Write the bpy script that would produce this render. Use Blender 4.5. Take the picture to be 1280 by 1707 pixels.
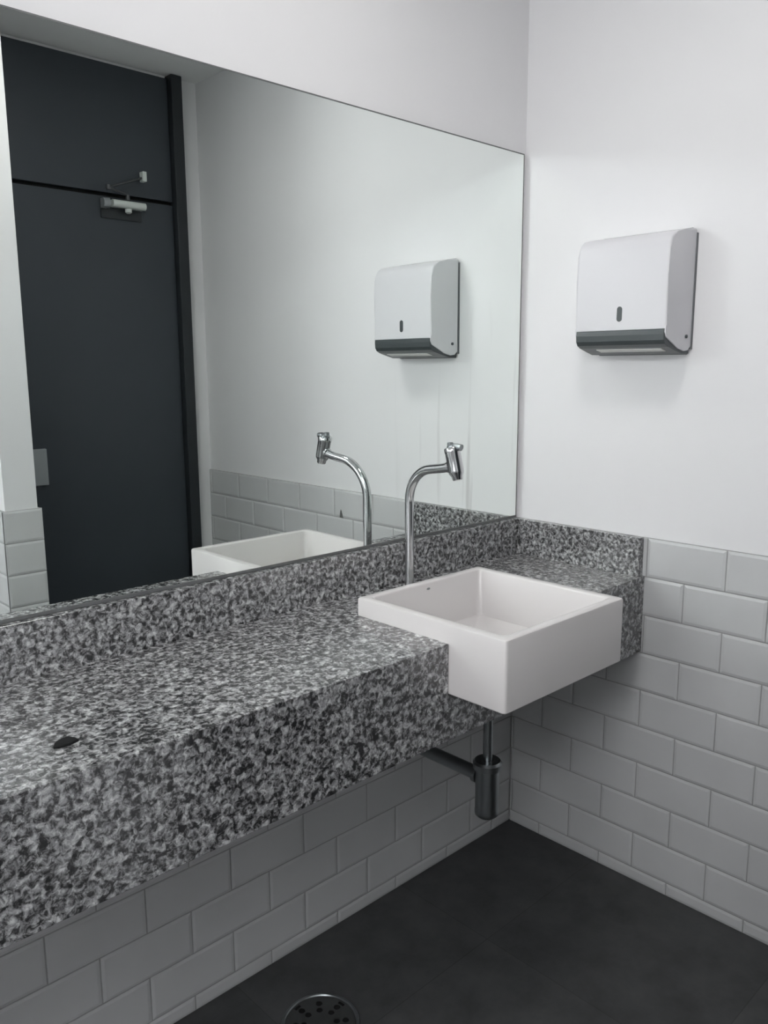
import bpy, bmesh, math, random
from mathutils import Vector, Matrix

# ------------------------------------------------------------------ clear
for o in list(bpy.data.objects):
    bpy.data.objects.remove(o)
SC = bpy.context.scene
COL = SC.collection

# ------------------------------------------------------------------ camera
cam_data = bpy.data.cameras.new('camera')
cam = bpy.data.objects.new('camera', cam_data)
COL.objects.link(cam)
yaw, pitch, roll, F = 0.8089, -0.1742, -0.0047, 1368.346
d = Vector((math.cos(pitch) * math.cos(yaw), math.cos(pitch) * math.sin(yaw), math.sin(pitch)))
s = Vector((math.sin(yaw), -math.cos(yaw), 0.0))
u = s.cross(d)
s2 = s * math.cos(roll) + u * math.sin(roll)
u2 = u * math.cos(roll) - s * math.sin(roll)
m = Matrix((s2, u2, -d)).transposed().to_4x4()
m.translation = Vector((-1.85685, -1.40152, 1.35666))
cam.matrix_world = m
cam_data.sensor_fit = 'VERTICAL'
cam_data.sensor_height = 36.0
cam_data.lens = 36.0 * F / 1707.0
cam_data.clip_start = 0.01
SC.camera = cam

# ------------------------------------------------------------------ world, light levels, exposure
world = bpy.data.worlds.new('world')
SC.world = world
world.use_nodes = True
world.node_tree.nodes['Background'].inputs[0].default_value = (0.8, 0.9, 1.0, 1)
world.node_tree.nodes['Background'].inputs[1].default_value = 0.3
SC.view_settings.view_transform = 'Standard'
SC.view_settings.look = 'None'
SC.view_settings.exposure = 0.0
SC.view_settings.gamma = 1.0
SC.view_settings.use_curve_mapping = False
SC.cycles.caustics_reflective = True      # daylight bounced off the mirror
SC.cycles.blur_glossy = 0.0
SC.cycles.sample_clamp_indirect = 0.0
ADDED_WINDOW_LIGHT = 33.0            # invented high pane in the end wall, added to light the room
ADDED_WINDOW2_LIGHT = 3.1             # second added pane below it, broad and weaker
ADDED_WINDOW_COLOR = (0.97, 0.985, 1.0)
WY0, WY1, WZ0, WZ1 = -2.10, -1.35, 2.10, 2.42     # opening of the added high pane
VY0, VY1, VZ0, VZ1 = -1.50, -0.20, 0.90, 1.90     # opening of the added big pane
ADDED_LAMP_LIGHT = 29.0               # added ceiling panel, tuned to brighten the room
ADDED_LAMP_POS = (-0.85, -0.68)

# ------------------------------------------------------------------ node helpers
def new_mat(name):
    mt = bpy.data.materials.new(name)
    mt.use_nodes = True
    nt = mt.node_tree
    b = nt.nodes['Principled BSDF']
    return mt, nt, b

def simple(name, col, rough=0.5, metal=0.0, noise=0.0, nscale=8.0, spec=0.5, bump=0.0, bscale=60.0):
    mt, nt, b = new_mat(name)
    b.inputs['Roughness'].default_value = rough
    b.inputs['Metallic'].default_value = metal
    b.inputs['Specular IOR Level'].default_value = spec
    tc = nt.nodes.new('ShaderNodeTexCoord')
    n = nt.nodes.new('ShaderNodeTexNoise')
    n.inputs['Scale'].default_value = nscale
    n.inputs['Detail'].default_value = 4
    nt.links.new(tc.outputs['Object'], n.inputs['Vector'])
    r = nt.nodes.new('ShaderNodeValToRGB')
    r.color_ramp.elements[0].position = 0.3
    r.color_ramp.elements[1].position = 0.7
    r.color_ramp.elements[0].color = tuple(c * (1 - noise) for c in col) + (1,)
    r.color_ramp.elements[1].color = tuple(min(1, c * (1 + noise)) for c in col) + (1,)
    nt.links.new(n.outputs['Fac'], r.inputs['Fac'])
    nt.links.new(r.outputs['Color'], b.inputs['Base Color'])
    if bump:
        n2 = nt.nodes.new('ShaderNodeTexNoise')
        n2.inputs['Scale'].default_value = bscale
        nt.links.new(tc.outputs['Object'], n2.inputs['Vector'])
        bp = nt.nodes.new('ShaderNodeBump')
        bp.inputs['Strength'].default_value = bump
        bp.inputs['Distance'].default_value = 0.002
        nt.links.new(n2.outputs['Fac'], bp.inputs['Height'])
        nt.links.new(bp.outputs['Normal'], b.inputs['Normal'])
    return mt

def granite_mat():
    mt, nt, b = new_mat('grey_granite')
    L = nt.links.new
    tc = nt.nodes.new('ShaderNodeTexCoord')
    n1 = nt.nodes.new('ShaderNodeTexNoise')
    n1.inputs['Scale'].default_value = 95
    n1.inputs['Detail'].default_value = 4.0
    n1.inputs['Roughness'].default_value = 0.66
    n1.inputs['Distortion'].default_value = 0.5
    L(tc.outputs['Object'], n1.inputs['Vector'])
    r1 = nt.nodes.new('ShaderNodeValToRGB')
    cr = r1.color_ramp
    cr.elements[0].position = 0.34
    cr.elements[0].color = (0.02, 0.02, 0.023, 1)
    cr.elements[1].position = 0.68
    cr.elements[1].color = (0.60, 0.60, 0.60, 1)
    for p, v in ((0.42, 0.05), (0.48, 0.17), (0.55, 0.33)):
        e = cr.elements.new(p)
        e.color = (v, v, v * 1.01, 1)
    L(n1.outputs['Fac'], r1.inputs['Fac'])
    # crystal grains
    v = nt.nodes.new('ShaderNodeTexVoronoi')
    v.inputs['Scale'].default_value = 150
    L(tc.outputs['Object'], v.inputs['Vector'])
    r2 = nt.nodes.new('ShaderNodeValToRGB')
    r2.color_ramp.elements[0].position = 0.0
    r2.color_ramp.elements[0].color = (0.6, 0.6, 0.61, 1)
    r2.color_ramp.elements[1].position = 1.0
    r2.color_ramp.elements[1].color = (1.25, 1.25, 1.25, 1)
    sep = nt.nodes.new('ShaderNodeSeparateColor')
    L(v.outputs['Color'], sep.inputs['Color'])
    L(sep.outputs[0], r2.inputs['Fac'])
    mx = nt.nodes.new('ShaderNodeMix')
    mx.data_type = 'RGBA'
    mx.blend_type = 'MULTIPLY'
    mx.inputs['Factor'].default_value = 1.0
    L(r1.outputs['Color'], mx.inputs[6])
    L(r2.outputs['Color'], mx.inputs[7])
    L(mx.outputs[2], b.inputs['Base Color'])
    b.inputs['Roughness'].default_value = 0.22
    b.inputs['Specular IOR Level'].default_value = 0.5
    b.inputs['IOR'].default_value = 2.0
    return mt

def mirror_mat():
    mt = bpy.data.materials.new('mirror_silver')
    mt.use_nodes = True
    nt = mt.node_tree
    L = nt.links.new
    nt.nodes.remove(nt.nodes['Principled BSDF'])
    out = nt.nodes['Material Output']
    g = nt.nodes.new('ShaderNodeBsdfGlossy')
    g.inputs['Color'].default_value = (0.895, 0.935, 0.912, 1)
    g.inputs['Roughness'].default_value = 0.0
    df = nt.nodes.new('ShaderNodeBsdfDiffuse')
    df.inputs['Color'].default_value = (0.33, 0.31, 0.27, 1)
    # faint dried drips, long in z, only on the right end of the glass
    tc = nt.nodes.new('ShaderNodeTexCoord')
    mp = nt.nodes.new('ShaderNodeMapping')
    mp.inputs['Scale'].default_value = (26, 1, 1.6)
    L(tc.outputs['Object'], mp.inputs['Vector'])
    n = nt.nodes.new('ShaderNodeTexNoise')
    n.inputs['Scale'].default_value = 1.0
    n.inputs['Detail'].default_value = 3
    L(mp.outputs['Vector'], n.inputs['Vector'])
    r = nt.nodes.new('ShaderNodeValToRGB')
    r.color_ramp.elements[0].position = 0.60
    r.color_ramp.elements[0].color = (0, 0, 0, 1)
    r.color_ramp.elements[1].position = 0.72
    r.color_ramp.elements[1].color = (1, 1, 1, 1)
    L(n.outputs['Fac'], r.inputs['Fac'])
    sx = nt.nodes.new('ShaderNodeSeparateXYZ')
    L(tc.outputs['Object'], sx.inputs['Vector'])
    mr = nt.nodes.new('ShaderNodeMapRange')
    mr.inputs['From Min'].default_value = -0.55
    mr.inputs['From Max'].default_value = -0.25
    L(sx.outputs['X'], mr.inputs['Value'])
    mz = nt.nodes.new('ShaderNodeMapRange')
    mz.inputs['From Min'].default_value = 1.55
    mz.inputs['From Max'].default_value = 1.2
    L(sx.outputs['Z'], mz.inputs['Value'])
    m1 = nt.nodes.new('ShaderNodeMath'); m1.operation = 'MULTIPLY'
    L(mr.outputs[0], m1.inputs[0]); L(mz.outputs[0], m1.inputs[1])
    m2 = nt.nodes.new('ShaderNodeMath'); m2.operation = 'MULTIPLY'
    L(m1.outputs[0], m2.inputs[0]); L(r.outputs['Color'], m2.inputs[1])
    m3 = nt.nodes.new('ShaderNodeMath'); m3.operation = 'MULTIPLY'
    L(m2.outputs[0], m3.inputs[0]); m3.inputs[1].default_value = 0.22
    mix = nt.nodes.new('ShaderNodeMixShader')
    L(m3.outputs[0], mix.inputs[0]); L(g.outputs[0], mix.inputs[1]); L(df.outputs[0], mix.inputs[2])
    L(mix.outputs[0], out.inputs['Surface'])
    return mt

def floor_mat():
    mt, nt, b = new_mat('dark_floor_tile')
    L = nt.links.new
    tc = nt.nodes.new('ShaderNodeTexCoord')
    mp = nt.nodes.new('ShaderNodeMapping')
    mp.inputs['Location'].default_value = (0.46, 0.29, 0)
    L(tc.outputs['Object'], mp.inputs['Vector'])
    br = nt.nodes.new('ShaderNodeTexBrick')
    br.offset = 0.0
    br.inputs['Scale'].default_value = 1.0
    br.inputs['Brick Width'].default_value = 0.52
    br.inputs['Row Height'].default_value = 0.52
    br.inputs['Mortar Size'].default_value = 0.0012
    br.inputs['Mortar Smooth'].default_value = 0.3
    br.inputs['Bias'].default_value = 0.0
    br.inputs['Color1'].default_value = (0.062, 0.063, 0.065, 1)
    br.inputs['Color2'].default_value = (0.080, 0.081, 0.083, 1)
    br.inputs['Mortar'].default_value = (0.048, 0.048, 0.049, 1)
    L(mp.outputs['Vector'], br.inputs['Vector'])
    n = nt.nodes.new('ShaderNodeTexNoise')
    n.inputs['Scale'].default_value = 9
    n.inputs['Detail'].default_value = 7
    n.inputs['Roughness'].default_value = 0.65
    L(tc.outputs['Object'], n.inputs['Vector'])
    r = nt.nodes.new('ShaderNodeValToRGB')
    r.color_ramp.elements[0].position = 0.3
    r.color_ramp.elements[0].color = (0.72, 0.72, 0.72, 1)
    r.color_ramp.elements[1].position = 0.75
    r.color_ramp.elements[1].color = (1.3, 1.3, 1.3, 1)
    L(n.outputs['Fac'], r.inputs['Fac'])
    mx = nt.nodes.new('ShaderNodeMix'); mx.data_type = 'RGBA'; mx.blend_type = 'MULTIPLY'
    mx.inputs['Factor'].default_value = 1.0
    L(br.outputs['Color'], mx.inputs[6]); L(r.outputs['Color'], mx.inputs[7])
    L(mx.outputs[2], b.inputs['Base Color'])
    b.inputs['Roughness'].default_value = 0.55
    b.inputs['Specular IOR Level'].default_value = 0.35
    return mt

def emit_mat(name, col, strength):
    mt = bpy.data.materials.new(name)
    mt.use_nodes = True
    nt = mt.node_tree
    nt.nodes.remove(nt.nodes['Principled BSDF'])
    e = nt.nodes.new('ShaderNodeEmission')
    e.inputs['Color'].default_value = tuple(col) + (1,)
    e.inputs['Strength'].default_value = strength
    nt.links.new(e.outputs[0], nt.nodes['Material Output'].inputs['Surface'])
    return mt

M = dict(
    plaster=simple('white_wall_paint', (0.82, 0.815, 0.825), 0.55, noise=0.012, nscale=3, spec=0.3, bump=0.04, bscale=35),
    ceiling=simple('ceiling_paint', (0.92, 0.925, 0.92), 0.8, noise=0.01, spec=0.2),
    tile=simple('glazed_white_tile', (0.62, 0.625, 0.63), 0.22, noise=0.03, nscale=6, spec=0.4),
    grout=simple('grey_grout', (0.36, 0.36, 0.36), 0.9, noise=0.08, nscale=40),
    granite=granite_mat(),
    mirror=mirror_mat(),
    seal=simple('grey_mirror_edge', (0.13, 0.135, 0.135), 0.4, noise=0.1, nscale=30),
    floor=floor_mat(),
    ceramic=simple('white_ceramic', (0.69, 0.665, 0.66), 0.16, noise=0.008, nscale=5, spec=0.5),
    mark=simple('grey_mark', (0.25, 0.26, 0.27), 0.5, noise=0.05),
    chrome=simple('chrome', (0.62, 0.63, 0.64), 0.13, metal=1.0, noise=0.03, nscale=20),
    dull_chrome=simple('dull_chrome', (0.30, 0.32, 0.33), 0.28, metal=1.0, noise=0.08, nscale=20),
    steel=simple('dull_steel', (0.16, 0.165, 0.165), 0.42, metal=0.9, noise=0.1, nscale=25),
    deep_shade=simple('painted_deep_shade', (0.004, 0.004, 0.004), 0.9, noise=0.02),  # near-black colour standing in for the shade inside recesses
    door=simple('charcoal_door_paint', (0.040, 0.048, 0.058), 0.42, noise=0.05, nscale=4, spec=0.4),
    frame=simple('black_frame_paint', (0.022, 0.026, 0.030), 0.4, noise=0.05, nscale=4, spec=0.4),
    closer=simple('pale_metal_paint', (0.62, 0.66, 0.63), 0.35, noise=0.03),
    arm=simple('dark_metal_arm', (0.09, 0.095, 0.10), 0.4, metal=0.5, noise=0.04),
    plate=simple('grey_metal_plate', (0.30, 0.32, 0.33), 0.4, metal=0.3, noise=0.04),
    white_plastic=simple('white_plastic', (0.70, 0.695, 0.72), 0.36, noise=0.006, spec=0.35),
    grey_plastic=simple('grey_plastic', (0.14, 0.145, 0.155), 0.45, noise=0.03),
    dark_plastic=simple('dark_grey_plastic', (0.055, 0.066, 0.07), 0.35, noise=0.04, spec=0.5),
    paper=simple('white_paper', (0.80, 0.80, 0.78), 0.9, noise=0.02, nscale=40),
    stain=simple('dark_stain', (0.12, 0.12, 0.115), 0.9, noise=0.2, nscale=90),
    rubber=simple('black_rubber', (0.015, 0.015, 0.016), 0.95, noise=0.1, nscale=60, spec=0.15),
    window=emit_mat('added_window_glow', ADDED_WINDOW_COLOR, ADDED_WINDOW_LIGHT),
    added_window2=emit_mat('added_window2_glow', ADDED_WINDOW_COLOR, ADDED_WINDOW2_LIGHT),
    added_lamp=emit_mat('added_lamp_glow', (1.0, 0.985, 0.96), ADDED_LAMP_LIGHT),
    alu=simple('white_aluminium', (0.7, 0.7, 0.7), 0.4, noise=0.02),
)

# ------------------------------------------------------------------ mesh helpers
def add_box(bm, x0, x1, y0, y1, z0, z1):
    v = [bm.verts.new(p) for p in ((x0, y0, z0), (x1, y0, z0), (x1, y1, z0), (x0, y1, z0),
                                   (x0, y0, z1), (x1, y0, z1), (x1, y1, z1), (x0, y1, z1))]
    for f in ((0, 3, 2, 1), (4, 5, 6, 7), (0, 1, 5, 4), (1, 2, 6, 5), (2, 3, 7, 6), (3, 0, 4, 7)):
        bm.faces.new([v[i] for i in f])

def add_prism(bm, pts, axis, a0, a1, fn=None):
    """Extrude the closed 2-D outline pts along axis from a0 to a1."""
    def P(p, a):
        q = {'x': (a, p[0], p[1]), 'y': (p[0], a, p[1]), 'z': (p[0], p[1], a)}[axis]
        return fn(q) if fn else q
    A = [bm.verts.new(P(p, a0)) for p in pts]
    B = [bm.verts.new(P(p, a1)) for p in pts]
    n = len(pts)
    bm.faces.new(A); bm.faces.new(B[::-1])
    for i in range(n):
        bm.faces.new((A[i], B[i], B[(i + 1) % n], A[(i + 1) % n]))

def add_lathe(bm, prof, centre, axis=Vector((0, 0, 1)), seg=32):
    """Revolve (radius, height) pairs about axis through centre."""
    axis = Vector(axis).normalized()
    q = Vector((0, 0, 1)).rotation_difference(axis)
    rings = []
    for r, h in prof:
        if r < 1e-6:
            rings.append([bm.verts.new(Vector(centre) + q @ Vector((0, 0, h)))])
        else:
            rings.append([bm.verts.new(Vector(centre) + q @ Vector((r * math.cos(2 * math.pi * k / seg),
                          r * math.sin(2 * math.pi * k / seg), h))) for k in range(seg)])
    for a, b in zip(rings, rings[1:]):
        for k in range(seg):
            k2 = (k + 1) % seg
            if len(a) == 1 and len(b) == 1:
                continue
            if len(a) == 1:
                bm.faces.new((a[0], b[k2], b[k]))
            elif len(b) == 1:
                bm.faces.new((a[k], a[k2], b[0]))
            else:
                bm.faces.new((a[k], a[k2], b[k2], b[k]))
    for ring in (rings[0], rings[-1]):
        if len(ring) > 1:
            bm.faces.new(ring)

def add_tube(bm, path, r, seg=20):
    pts = [Vector(p) for p in path]
    rings = []
    ref = Vector((1, 0, 0))
    for i, p in enumerate(pts):
        t = (pts[min(i + 1, len(pts) - 1)] - pts[max(i - 1, 0)]).normalized()
        if abs(t.dot(ref)) > 0.9:
            ref = Vector((0, 0, 1))
        a = (ref - t * ref.dot(t)).normalized()
        b = t.cross(a)
        rr = r[i] if isinstance(r, (list, tuple)) else r
        rings.append([bm.verts.new(p + a * rr * math.cos(2 * math.pi * k / seg) + b * rr * math.sin(2 * math.pi * k / seg))
                      for k in range(seg)])
    for a, b in zip(rings, rings[1:]):
        for k in range(seg):
            bm.faces.new((a[k], a[(k + 1) % seg], b[(k + 1) % seg], b[k]))
    bm.faces.new(rings[0][::-1]); bm.faces.new(rings[-1])

def build(name, bm, mat, parent=None, smooth=False, bevel=0.0, seg=2, origin=None):
    bmesh.ops.recalc_face_normals(bm, faces=bm.faces)
    if origin is not None:
        bmesh.ops.translate(bm, verts=bm.verts, vec=-Vector(origin))
    me = bpy.data.meshes.new(name)
    bm.to_mesh(me); bm.free()
    me.materials.append(mat)
    o = bpy.data.objects.new(name, me)
    if origin is not None:
        o.location = origin
    COL.objects.link(o)
    if parent is not None:
        o.parent = parent
    if smooth:
        for p in me.polygons:
            p.use_smooth = True
        md = o.modifiers.new('edges', 'EDGE_SPLIT')
        md.split_angle = math.radians(40)
    if bevel:
        md = o.modifiers.new('bevel', 'BEVEL')
        md.width = bevel; md.segments = seg; md.limit_method = 'ANGLE'; md.angle_limit = math.radians(35)
    return o

def thing(name, label, cat, loc=(0, 0, 0), kind=None):
    o = bpy.data.objects.new(name, None)
    o.empty_display_size = 0.05
    o.location = loc
    COL.objects.link(o)
    o['label'] = label
    o['category'] = cat
    if kind:
        o['kind'] = kind
    return o

class Part:
    """Builds parts in world coordinates under a thing whose empty sits at loc."""
    def __init__(self, root):
        self.root = root
        self.off = Vector(root.location)
    def __call__(self, name, bm, mat, parent=None, **kw):
        bmesh.ops.translate(bm, verts=bm.verts, vec=-self.off)
        return build(name, bm, mat, parent or self.root, **kw)

def structure(name, bm, mat, label, cat, parent=None, **kw):
    o = build(name, bm, mat, parent, **kw)
    if parent is None:
        o['kind'] = 'structure'
        o['label'] = label
        o['category'] = cat
    return o

# ------------------------------------------------------------------ room shell
XL, YB, YF, ZC = -2.9, -1.625, -2.7, 2.459      # left end, door wall, far back, ceiling
PIER_X0, PIER_X1, PIER_Y = -1.002, -0.905, -1.150

bm = bmesh.new(); add_box(bm, XL - .1, .11, YF - .1, .11, -.08, 0)
structure('floor', bm, M['floor'], 'dark charcoal stone tile floor', 'floor')
bm = bmesh.new(); add_box(bm, XL - .1, .11, YF - .1, .11, ZC, ZC + .08)
structure('ceiling', bm, M['ceiling'], 'plain painted ceiling seen in the mirror', 'ceiling')
bm = bmesh.new(); add_box(bm, XL - .1, .11, .004, .11, 0, ZC)
wall_left = structure('wall_left', bm, M['plaster'], 'white painted wall carrying the big mirror', 'wall')
bm = bmesh.new(); add_box(bm, .010, .11, YB, .004, 0, ZC)
wall_right = structure('wall_right', bm, M['plaster'], 'white painted wall with the towel dispenser', 'wall')
# the door wall, with an opening for the door
DX0, DX1, DZ = -0.885, -0.078, 2.446
bm = bmesh.new()
add_box(bm, DX1, .11, YB - .1, YB, 0, ZC)
add_box(bm, DX0 - .001, DX1, YB - .1, YB, DZ, ZC)
add_box(bm, PIER_X1 - .001, DX0, YB - .1, YB, 0, ZC)
wall_back = structure('wall_back', bm, M['plaster'], 'white strip of wall around the dark door, in the mirror', 'wall')
bm = bmesh.new(); add_box(bm, PIER_X0, PIER_X1, YF, PIER_Y, 0, ZC)
wall_partition = structure('wall_partition', bm, M['plaster'], 'end of a white partition wall left of the door, in the mirror', 'wall')
bm = bmesh.new(); add_box(bm, XL - .1, PIER_X0, YF - .1, YF, 0, ZC)
structure('wall_front', bm, M['plaster'], 'plain white wall behind the camera', 'wall')
bm = bmesh.new()
add_box(bm, XL - .1, XL, YF, .004, 0, VZ0)
add_box(bm, XL - .1, XL, YF, VY0, VZ0, VZ1)
add_box(bm, XL - .1, XL, VY1, .004, VZ0, VZ1)
add_box(bm, XL - .1, XL, YF, .004, VZ1, WZ0)
add_box(bm, XL - .1, XL, YF, WY0, WZ0, WZ1)
add_box(bm, XL - .1, XL, WY1, .004, WZ0, WZ1)
add_box(bm, XL - .1, XL, YF, .004, WZ1, ZC)
structure('wall_end', bm, M['plaster'], 'white end wall with the two added windows', 'wall')

def window(name, y0, y1, z0, z1, mullions, mat, label):
    t = .03
    bm = bmesh.new()
    add_box(bm, XL - .07, XL - .03, y0, y1, z0, z0 + t)
    add_box(bm, XL - .07, XL - .03, y0, y1, z1 - t, z1)
    add_box(bm, XL - .07, XL - .03, y0, y0 + t, z0 + t, z1 - t)
    add_box(bm, XL - .07, XL - .03, y1 - t, y1, z0 + t, z1 - t)
    for k in range(1, mullions + 1):
        ym = y0 + (y1 - y0) * k / (mullions + 1)
        add_box(bm, XL - .07, XL - .03, ym - .012, ym + .012, z0 + t, z1 - t)
    w = structure(name, bm, M['alu'], label, 'window')
    bm = bmesh.new(); add_box(bm, XL - .056, XL - .050, y0 + t, y1 - t, z0 + t, z1 - t)
    build('added_window_pane', bm, mat, w)

# glowing panes added in the unseen end wall to light the room
window('window_1', WY0, WY1, WZ0, WZ1, 0, M['window'], 'small high pane under the ceiling, added as an unseen light source')
window('window_2', VY0, VY1, VZ0, VZ1, 2, M['added_window2'], 'wide glowing pane with two mullions, added below the small one as an unseen light source')

# ------------------------------------------------------------------ glazed wall tiles
P, TW, H0 = 0.1, 0.2, 0.0357

def tile_panel(name, origin, ud, nd, length, rows, offs, parent, thick):
    """Bevelled brick-bond tiles; origin on the glazed plane at floor level, ud along the wall,
    nd out of the wall; offs(row) = position of the first joint."""
    origin, ud, nd = Vector(origin), Vector(ud), Vector(nd)
    bm = bmesh.new()
    g = bmesh.new()
    rng = random.Random(3)
    def W(a, z, n):
        return origin + ud * a + Vector((0, 0, z)) + nd * n
    gap, bev, dep = 0.0016, 0.0065, 0.0016
    zmax = 0
    for row in rows:
        z1 = H0 + P * (10 - row) if row < 10 else H0
        z0 = z1 - P if row < 10 else 0.0
        zmax = max(z1, zmax)
        j = offs(row)
        while j > 1e-4:
            j -= TW
        a = j
        while a < length:
            a0, a1 = max(a, 0) + gap * (a > 0), min(a + TW, length) - gap * (a + TW < length)
            a += TW
            if a1 - a0 < 0.004:
                continue
            b0, b1 = z0 + gap, z1 - gap
            bb = min(bev, (a1 - a0) * .3, (b1 - b0) * .25)
            jit = rng.uniform(-.0003, .0003)
            o = [bm.verts.new(W(*q, -dep)) for q in ((a0, b0), (a1, b0), (a1, b1), (a0, b1))]
            i = [bm.verts.new(W(*q, jit)) for q in ((a0 + bb, b0 + bb), (a1 - bb, b0 + bb), (a1 - bb, b1 - bb), (a0 + bb, b1 - bb))]
            k = [bm.verts.new(W(*q, -thick + .0004)) for q in ((a0, b0), (a1, b0), (a1, b1), (a0, b1))]
            bm.faces.new(i)
            for n in range(4):
                n2 = (n + 1) % 4
                bm.faces.new((o[n], o[n2], i[n2], i[n]))
                bm.faces.new((k[n], k[n2], o[n2], o[n]))
    z_lo = 0.0
    vs = [g.verts.new(W(*q)) for q in ((0, z_lo, -thick), (length, z_lo, -thick), (length, zmax - .001, -thick), (0, zmax - .001, -thick),
                                       (0, z_lo, -.0026), (length, z_lo, -.0026), (length, zmax - .001, -.0026), (0, zmax - .001, -.0026))]
    for f in ((0, 3, 2, 1), (4, 5, 6, 7), (0, 1, 5, 4), (1, 2, 6, 5), (2, 3, 7, 6), (3, 0, 4, 7)):
        g.faces.new([vs[q] for q in f])
    t = build(name, bm, M['tile'], parent)
    build('grout', g, M['grout'], t)
    return t

tile_panel('tile_cladding', (0, 0, 0), (0, -1, 0), (-1, 0, 0), -YB - .001, range(1, 11),
           lambda r: .0065 + (0 if r % 2 else .1), wall_right, .010)
tile_panel('tile_cladding', (0, 0, 0), (-1, 0, 0), (0, -1, 0), -XL - .001, range(3, 11),
           lambda r: .0823 + (.1 if r % 2 else 0), wall_left, .004)
tile_panel('tile_cladding', (PIER_X1 + .010, PIER_Y + .010, 0), (-1, 0, 0), (0, 1, 0), PIER_X1 - PIER_X0 + .020,
           range(1, 11), lambda r: 0.0, wall_partition, .010)
tile_panel('tile_cladding', (PIER_X0 - .010, PIER_Y - .001, 0), (0, -1, 0), (-1, 0, 0), 1.45,
           range(1, 11), lambda r: (0 if r % 2 else .1), wall_partition, .010)
tile_panel('tile_cladding', (PIER_X1 + .010, PIER_Y - .001, 0), (0, -1, 0), (1, 0, 0), PIER_Y - YB - .003,
           range(1, 11), lambda r: (0 if r % 2 else .1), wall_partition, .010)
# a dark smear on one tile joint, seen in the mirror
bm = bmesh.new()
pts = [(-.775, .836), (-.757, .835), (-.760, .848), (-.765, .862), (-.769, .866), (-.773, .852)]
add_prism(bm, pts, 'x', -.0008, .004)
build('dirt_mark', bm, M['stain'], wall_right)

# ------------------------------------------------------------------ door with overpanel, closer and lock
door = thing('door_1', 'charcoal door with overpanel and closer, reflected in the mirror', 'door', (DX0, YB, 0), 'structure')
dp = Part(door)
bm = bmesh.new(); add_box(bm, DX0 + .045, -.127, YB - .035, -1.603, .006, 1.982)
leaf = dp('door_leaf', bm, M['door'], bevel=.002)
bm = bmesh.new(); add_box(bm, DX0 + .045, -.127, YB - .035, -1.603, 1.996, DZ - .002)
dp('overpanel', bm, M['door'], bevel=.002)
bm = bmesh.new(); add_box(bm, DX0 + .045, -.127, YB - .045, -1.620, 1.980, 1.998)
dp('gap_shade', bm, M['deep_shade'])  # near-black strip painting the shade in the gap above the leaf
bm = bmesh.new()
add_box(bm, -.125, DX1 - .001, YB - .06, YB, 0, DZ - .001)
add_box(bm, -.125, DX1 - .001, YB + .0005, -1.575, 0, 2.456)
add_box(bm, DX0 + .001, DX0 + .043, YB - .06, YB, 0, DZ - .001)
add_box(bm, DX0 + .001, DX0 + .043, YB + .0005, -1.575, 0, 2.456)
dp('door_frame', bm, M['frame'], bevel=.003)
# closer on the leaf's top edge
bm = bmesh.new(); add_box(bm, -.425, -.265, -1.603, -1.597, 1.905, 1.972)
cl = dp('closer_plate', bm, M['frame'])
bm = bmesh.new()
add_tube(bm, [(-.392, -1.572, 1.956), (-.262, -1.572, 1.956)], .0135, 20)
add_box(bm, -.39, -.265, -1.597, -1.574, 1.944, 1.968)
dp('closer_body', bm, M['closer'], cl, smooth=True)
bm = bmesh.new(); add_tube(bm, [(-.428, -1.575, 1.954), (-.404, -1.575, 1.954)], [.016, .0185], 20)
add_box(bm, -.426, -.406, -1.597, -1.574, 1.937, 1.971)
dp('closer_end_cap', bm, M['plate'], cl, smooth=True)
bm = bmesh.new(); add_lathe(bm, [(.012, 0), (.012, .012), (.007, .016), (0, .017)], (-.330, -1.572, 1.941), (0, 0, -1))
dp('spindle_cap', bm, M['closer'], cl, smooth=True)
bm = bmesh.new()
add_tube(bm, [(-.330, -1.572, 1.972), (-.330, -1.572, 1.990)], .008, 12)
add_tube(bm, [(-.330, -1.572, 1.990), (-.415, -1.548, 2.004)], .0045, 10)
add_tube(bm, [(-.415, -1.548, 2.004), (-.252, -1.590, 2.066)], .0045, 10)
add_lathe(bm, [(.009, -.008), (.009, .008)], (-.415, -1.548, 2.004), seg=14)
dp('closer_arm', bm, M['arm'], cl, smooth=True)
bm = bmesh.new(); add_box(bm, -.262, -.246, -1.603, -1.575, 2.050, 2.086)
dp('arm_bracket', bm, M['closer'], cl, bevel=.002)
bm = bmesh.new(); add_box(bm, -.80, -.692, -1.603, -1.588, .940, 1.073)
dp('lock_plate', bm, M['plate'], bevel=.003)

# ------------------------------------------------------------------ floor drain
DC = Vector((-.914, -.213, 0))
drain = thing('floor_drain', 'round metal floor drain with small holes in the dark floor', 'drain', DC)
pp = Part(drain)
bm = bmesh.new()
add_lathe(bm, [(.0745, .0), (.0745, .0035), (.0765, .0055), (.081, .0055), (.0835, .001), (.0835, 0), (.0745, 0)], DC, seg=64)
pp('rim', bm, M['dull_chrome'], smooth=True)

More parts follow.
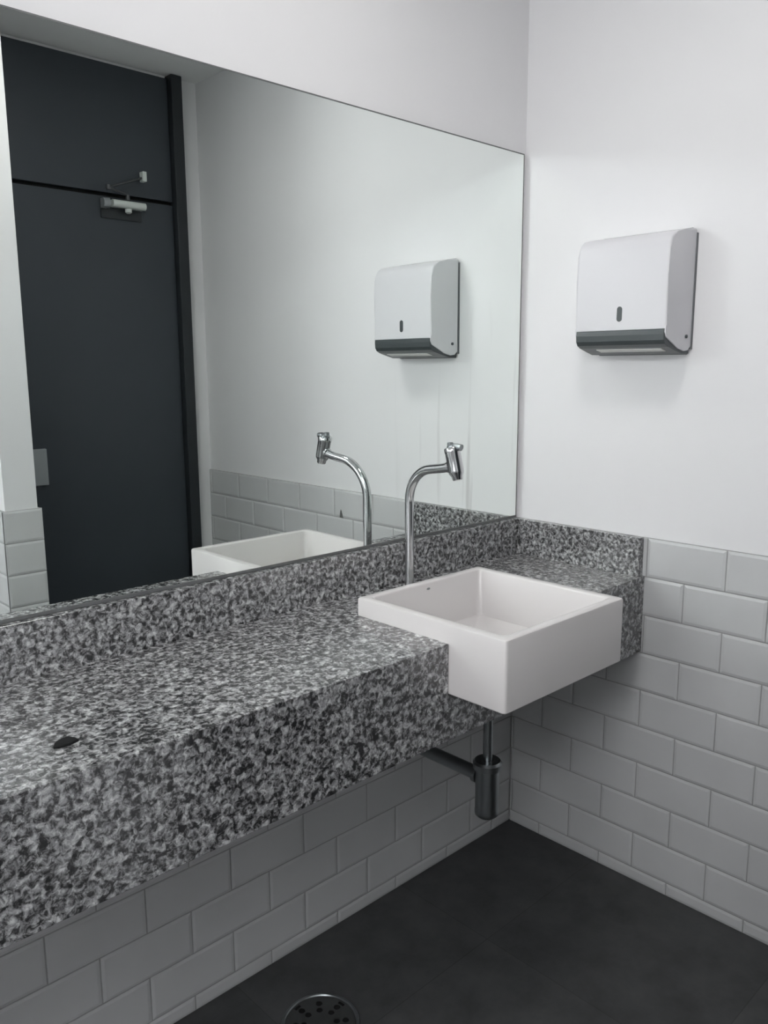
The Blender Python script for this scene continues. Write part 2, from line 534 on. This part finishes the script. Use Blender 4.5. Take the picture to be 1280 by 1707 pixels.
def filled_curve(name, splines, h):
    cu = bpy.data.curves.new(name, 'CURVE')
    cu.dimensions = '2D'; cu.fill_mode = 'BOTH'; cu.extrude = h / 2
    for pts in splines:
        sp = cu.splines.new('POLY')
        sp.points.add(len(pts) - 1)
        for q, p in zip(sp.points, pts):
            q.co = (p[0], p[1], 0, 1)
        sp.use_cyclic_u = True
    o = bpy.data.objects.new(name, cu)
    COL.objects.link(o)
    dg = bpy.context.evaluated_depsgraph_get()
    me = bpy.data.meshes.new_from_object(o.evaluated_get(dg))
    bm = bmesh.new(); bm.from_mesh(me)
    bpy.data.objects.remove(o); bpy.data.curves.remove(cu); bpy.data.meshes.remove(me)
    return bm
def circ(cx, cy, r, n):
    return [(cx + r * math.cos(2 * math.pi * k / n), cy + r * math.sin(2 * math.pi * k / n)) for k in range(n)]
spl = [circ(0, 0, .0735, 64)]
for k in range(8):
    a = math.radians(54 + 45 * k)
    for rr, hr in ((.053, .0074), (.0345, .0070)):
        spl.append(circ(rr * math.cos(a), rr * math.sin(a), hr, 14))
for k in range(4):
    a = math.radians(98 + 90 * k)
    ring = []
    for j in range(9):
        b = a + math.radians(-7 + 14 * j / 8)
        ring.append((.0705 * math.cos(b), .0705 * math.sin(b)))
    for j in range(8, -1, -1):
        b = a + math.radians(-7 + 14 * j / 8)
        ring.append((.0625 * math.cos(b), .0625 * math.sin(b)))
    spl.append(ring)
bm = filled_curve('grate_outline', spl, .002)
bmesh.ops.translate(bm, verts=bm.verts, vec=DC + Vector((0, 0, .0028)))
pp('grate', bm, M['steel'])
bm = bmesh.new(); add_lathe(bm, [(0, .0003), (.074, .0003), (.074, .0012), (0, .0012)], DC, seg=48)
pp('drain_cup_shade', bm, M['deep_shade'])  # flat black disc, painted as the dark depth below the grate

# ------------------------------------------------------------------ granite counter
CT, CB, CF, CX = .838, .640, -.404, -2.55       # top, apron bottom, front, left end
SX0, SX1, SY0, SY1, SZ0, SZ1 = -.735, -.335, -.54, -.14, .735, .876   # sink box
counter = thing('granite_countertop', 'long grey speckled granite counter with deep apron and backsplash', 'counter', (0, 0, 0))
pp = Part(counter)
e = .0015
bm = bmesh.new()
add_prism(bm, [(CX, -.001), (CX, CF + .0195), (SX0 - e, CF + .0195), (SX0 - e, SY1 + e), (SX1 + e, SY1 + e), (SX1 + e, CF + .0195),
               (-.001, CF + .0195), (-.001, -.001)], 'z', CT - .02, CT)
pp('countertop', bm, M['granite'])
bm = bmesh.new()
add_prism(bm, [(CX, CB), (CX, CT), (SX0 - e, CT), (SX0 - e, SZ0 - e), (SX1 + e, SZ0 - e), (SX1 + e, CT), (-.001, CT), (-.001, CB)],
          'y', CF, CF + .0195)
pp('apron', bm, M['granite'], bevel=.0012)
bm = bmesh.new(); add_box(bm, CX, -.001, -.020, -.003, CT, .9365)
pp('backsplash', bm, M['granite'], bevel=.001)
bm = bmesh.new(); add_box(bm, -.020, -.001, CF + .007, -.0205, CT, .9365)
pp('side_splash', bm, M['granite'], bevel=.001)

# ------------------------------------------------------------------ mirror
mir = thing('mirror', 'big frameless wall mirror above the granite counter', 'mirror', (0, 0, 0))
pp = Part(mir)
bm = bmesh.new(); add_box(bm, CX, -.007, -.002, .0035, .9435, 1.9055)
pp('mirror_glass', bm, M['mirror'])
bm = bmesh.new()
add_box(bm, CX, -.004, -.0022, .0036, 1.9056, 1.9085)
add_box(bm, -.0069, -.0035, -.0022, .0036, .9375, 1.9055)
add_box(bm, CX, -.007, -.0028, .0036, .9370, .9434)
pp('edge_seal', bm, M['seal'])

# ------------------------------------------------------------------ sink
sink = thing('sink', 'square white ceramic semi-recessed sink set in the granite counter', 'sink', (-.535, -.34, SZ0))
pp = Part(sink)
bm = bmesh.new()
def ring(ix, iy0, iy1, z, r, n=5):
    x0, x1, y0, y1 = SX0 + ix, SX1 - ix, SY0 + iy0, SY1 - iy1
    out = []
    for cx, cy, a0 in ((x1 - r, y1 - r, 0), (x0 + r, y1 - r, 90), (x0 + r, y0 + r, 180), (x1 - r, y0 + r, 270)):
        for k in range(n):
            a = math.radians(a0 + 90 * k / (n - 1))
            out.append(bm.verts.new((cx + r * math.cos(a), cy + r * math.sin(a), z)))
    return out
R = [ring(.003, .003, .003, SZ0, .006), ring(0, 0, 0, SZ0 + .003, .007), ring(0, 0, 0, SZ1 - .004, .007),
     ring(.0012, .0012, .0012, SZ1 - .0012, .007), ring(.004, .004, .004, SZ1, .007),
     ring(.019, .019, .019, SZ1, .010), ring(.0215, .0215, .0215, SZ1 - .001, .011), ring(.023, .023, .023, SZ1 - .004, .012),
     ring(.027, .027, .027, .772, .012), ring(.029, .029, .029, .765, .013), ring(.035, .035, .035, .7615, .016),
     ring(.12, .12, .12, .759, .03), ring(.176, .176, .176, .757, .0235)]
n = len(R[0])
for a, b in zip(R, R[1:]):
    for k in range(n):
        bm.faces.new((a[k], a[(k + 1) % n], b[(k + 1) % n], b[k]))
bm.faces.new(R[0]); bm.faces.new(R[-1])
pp('basin', bm, M['ceramic'], smooth=True)
bm = bmesh.new(); add_lathe(bm, [(0, .7572), (.022, .7572), (.022, .7592), (.017, .7602), (.014, .7582), (0, .7582)], (-.535, -.34, 0), seg=32)
pp('drain_fitting', bm, M['chrome'], smooth=True)
bm = bmesh.new()
add_lathe(bm, [(0, -.001), (.0042, -.001), (.0042, .0006), (0, .0006)], (-.5375, -.1639, .8615), (0, -1, 0), 20)
bmesh.ops.scale(bm, verts=bm.verts, vec=(1.2, 1, .6), space=Matrix.Translation((.5375, .1639, -.8615)))
pp('maker_mark', bm, M['mark'])

# ------------------------------------------------------------------ bottle trap under the sink
TC = (-.533, -.34)
trap = thing('bottle_trap', 'chrome bottle trap and waste pipe hanging under the white sink', 'trap', (TC[0], TC[1], .38))
pp = Part(trap)
bm = bmesh.new(); add_tube(bm, [(TC[0], TC[1], SZ0 - .001), (TC[0], TC[1], .495)], .0105, 20)
pp('tail_pipe', bm, M['dull_chrome'], smooth=True)
bm = bmesh.new(); add_lathe(bm, [(0, .374), (.020, .374), (.0265, .380), (.0275, .387), (.0265, .394), (.0265, .482), (.0265, .492), (.011, .495), (0, .495)], TC + (0,), seg=32)
pp('trap_cup', bm, M['dull_chrome'], smooth=True)
bm = bmesh.new(); add_lathe(bm, [(.0275, .486), (.0325, .489), (.0325, .502), (.028, .507), (.0115, .508), (.0115, .486)], TC + (0,), seg=32)
pp('collar_nut', bm, M['dull_chrome'], smooth=True)
bm = bmesh.new(); add_tube(bm, [(TC[0], TC[1] + .024, .464), (TC[0], -.002, .464)], .0155, 20)
pp('waste_pipe', bm, M['dull_chrome'], smooth=True)
bm = bmesh.new(); add_tube(bm, [(TC[0], TC[1] + .022, .464), (TC[0], TC[1] + .034, .464)], .0205, 20)
pp('pipe_nut', bm, M['dull_chrome'], smooth=True)
bm = bmesh.new(); add_lathe(bm, [(.016, 0), (.030, 0), (.028, .006), (.016, .010)], (TC[0], -.001, .464), (0, -1, 0), 32)
pp('wall_flange', bm, M['dull_chrome'], smooth=True)

# ------------------------------------------------------------------ tap
FX, FY = -.509, -.075
tap = thing('faucet', 'chrome swan-neck push tap standing behind the white sink', 'faucet', (FX, FY, CT))
pp = Part(tap)
path = [(FX, FY, CT + .002), (FX, FY, .90), (FX, FY, .98), (FX, FY, 1.045)]
import itertools
# arc from vertical to slightly rising
cz, rad = 1.045, .088
for k in range(1, 13):
    a = math.radians(78 * k / 12)
    path.append((FX - .010 * k / 12, FY - rad * (1 - math.cos(a)), cz + rad * math.sin(a)))
px, py, pz = path[-1]
path.append((FX - .012, -.190, 1.1375))
path.append((FX - .013, -.214, 1.1425))
bm = bmesh.new(); add_tube(bm, path, .0105, 24)
pp('spout_pipe', bm, M['chrome'], smooth=True)
bm = bmesh.new(); add_lathe(bm, [(.0106, .0), (.017, .0), (.017, .003), (.0125, .006), (.0106, .007)], (FX, FY, CT), seg=32)
pp('base_flange', bm, M['chrome'], smooth=True)
ax = Vector((0, .26, 1)).normalized()
hc = Vector((-.5215, -.2255, 1.150))
bm = bmesh.new()
add_lathe(bm, [(.0, -.036), (.010, -.036), (.0115, -.034), (.0120, -.028), (.0165, -.021), (.0172, -.016), (.0172, .024), (.0180, .026),
               (.0180, .034), (.0165, .036), (0, .036)], hc, ax, 32)
pp('tap_head', bm, M['chrome'], smooth=True)
top = hc + ax * .036
bm = bmesh.new()
add_lathe(bm, [(0, 0), (.011, 0), (.011, .004), (.009, .0055), (0, .0055)], top, ax, 24)
add_tube(bm, [top + Vector((0, .002, .003)), top + Vector((0, -.014, .004)), top + Vector((.001, -.026, .001))], [.0055, .006, .0075], 14)
pp('push_lever', bm, M['dull_chrome'], smooth=True)
bm = bmesh.new(); add_box(bm, -.527, -.516, -.2165, -.206, 1.178, 1.196)
pp('lever_stop', bm, M['dull_chrome'], bevel=.002)
bm = bmesh.new(); add_lathe(bm, [(.0106, 0), (.0132, 0), (.0132, .006), (.0106, .008)], (FX - .0125, -.2135, 1.1425), (0.04, .98, -.2), 24)
pp('neck_collar', bm, M['chrome'], smooth=True)

# ------------------------------------------------------------------ paper towel dispenser
disp = thing('paper_towel_dispenser', 'white and dark grey paper towel dispenser on the right-hand wall', 'dispenser', (.010, -.361, 1.385))
pp = Part(disp)
YL, YR = -.236, -.486
def taper(q):       # slightly narrower towards the front
    x, y, z = q
    c = (YL + YR) / 2
    k = 1 - .055 * max(0, -x) / .1
    return (x, c + (y - c) * k, z)
bm = bmesh.new()
prof = [(.010, 1.388), (.010, 1.670), (.003, 1.670), (.003, 1.388)]
add_box(bm, .003, .0098, YR - .0018, YL + .0018, 1.3835, 1.6675)
bmesh.ops.bevel(bm, geom=[e_ for e_ in bm.edges if abs(e_.verts[0].co.x - e_.verts[1].co.x) > .001], offset=.012, segments=5, affect='EDGES')
pp('back_plate', bm, M['grey_plastic'])
shell = [(.003, 1.666), (-.040, 1.660), (-.074, 1.652), (-.086, 1.647), (-.094, 1.639), (-.099, 1.628), (-.1012, 1.612), (-.104, 1.56), (-.104, 1.440), (.003, 1.440)]
bm = bmesh.new()
NY = 8
cols = []
for j in range(NY + 1):
    y = YL + (YR - YL) * j / NY
    cols.append([bm.verts.new(taper((x, y, z))) for x, z in shell])
for a, b in zip(cols, cols[1:]):
    for k in range(len(shell)):
        bm.faces.new((a[k], a[(k + 1) % len(shell)], b[(k + 1) % len(shell)], b[k]))
bm.faces.new(cols[0]); bm.faces.new(cols[-1])
sel = [e_ for c in (cols[0], cols[-1]) for k in range(len(shell) - 2) for e_ in c[k].link_edges
       if e_.other_vert(c[k]) is c[k + 1]]
sel += [e_ for e_ in bm.edges if all(abs(v.co.z - 1.440) < 1e-6 and v.co.x < -.1 for v in e_.verts)][:0]
bmesh.ops.bevel(bm, geom=sel, offset=.005, segments=3, affect='EDGES', profile=.5)
cover = pp('cover', bm, M['white_plastic'], smooth=True)
cheek = [(.003, 1.446), (-.103, 1.446), (-.1035, 1.432), (-.098, 1.421), (-.050, 1.397), (-.024, 1.391), (-.008, 1.393), (.003, 1.402)]
for y0, y1 in ((YL, YL - .003), (YR, YR + .003)):
    bm = bmesh.new()
    add_prism(bm, cheek, 'y', y0, y1, fn=lambda q: taper((q[0], q[2 - 1], q[2])))
    pp('side_cheek', bm, M['white_plastic'], cover)
base = [(.003, 1.4395), (-.1045, 1.4395), (-.1055, 1.428), (-.1045, 1.415), (-.098, 1.406), (-.085, 1.400), (-.050, 1.391), (-.024, 1.385), (.003, 1.385)]
bm = bmesh.new()
add_prism(bm, base, 'y', YL - .0032, YR + .0032, fn=taper)
tray = pp('base_tray', bm, M['dark_plastic'], bevel=.0015)
bm = bmesh.new()
add_prism(bm, [(-.074, 1.3985), (-.074, 1.3955), (-.052, 1.3905), (-.052, 1.3935)], 'y', -.285, -.455)
pp('paper_towel', bm, M['paper'], tray)
bm = bmesh.new()
pts = []
for k in range(24):
    a = 2 * math.pi * k / 24
    pts.append((-.3615 + .0068 * math.cos(a), 1.4765 + .0068 * math.sin(a) + (.0105 if math.sin(a) > 0 else -.0105)))
add_prism(bm, pts, 'x', -.1046, -.1035)
pp('viewing_slot', bm, M['dark_plastic'], cover)
for y, sgn in ((YR, -1), (YL, 1)):
    bm = bmesh.new()
    add_lathe(bm, [(0, -.002), (.0042, -.002), (.0042, .0012), (.003, .0018), (0, .0018)], (-.018, y, 1.424), (0, sgn, 0), 18)
    pp('side_lock', bm, M['dark_plastic'], cover)

# ------------------------------------------------------------------ dark scrap on the counter
bm = bmesh.new()
add_prism(bm, [(-1.456, -.316), (-1.449, -.304), (-1.439, -.297), (-1.428, -.296), (-1.421, -.305), (-1.419, -.3165), (-1.434, -.3205), (-1.445, -.320)],
          'z', CT + .0003, CT + .004)
o = build('rubber_scrap', bm, M['rubber'], bevel=.001)
o['label'] = 'small dark scrap lying near the front edge of the granite counter'
o['category'] = 'scrap'

# ------------------------------------------------------------------ ceiling panel added as a light source, above the frame
lx, ly = ADDED_LAMP_POS
if ADDED_LAMP_LIGHT > 0:
    added_lamp = thing('added_ceiling_lamp', 'square white ceiling light panel, added out of view above the counter', 'added_lamp', (lx, ly, ZC))
    pp = Part(added_lamp)
    bm = bmesh.new()
    h = .13
    add_box(bm, lx - h, lx + h, ly - h, ly - h + .012, ZC - .02, ZC - .0005)
    add_box(bm, lx - h, lx + h, ly + h - .012, ly + h, ZC - .02, ZC - .0005)
    add_box(bm, lx - h, lx - h + .012, ly - h + .012, ly + h - .012, ZC - .02, ZC - .0005)
    add_box(bm, lx + h - .012, lx + h, ly - h + .012, ly + h - .012, ZC - .02, ZC - .0005)
    pp('added_lamp_housing', bm, M['alu'])
    bm = bmesh.new(); add_box(bm, lx - h + .012, lx + h - .012, ly - h + .012, ly + h - .012, ZC - .018, ZC - .010)
    pp('added_lamp_diffuser', bm, M['added_lamp'])
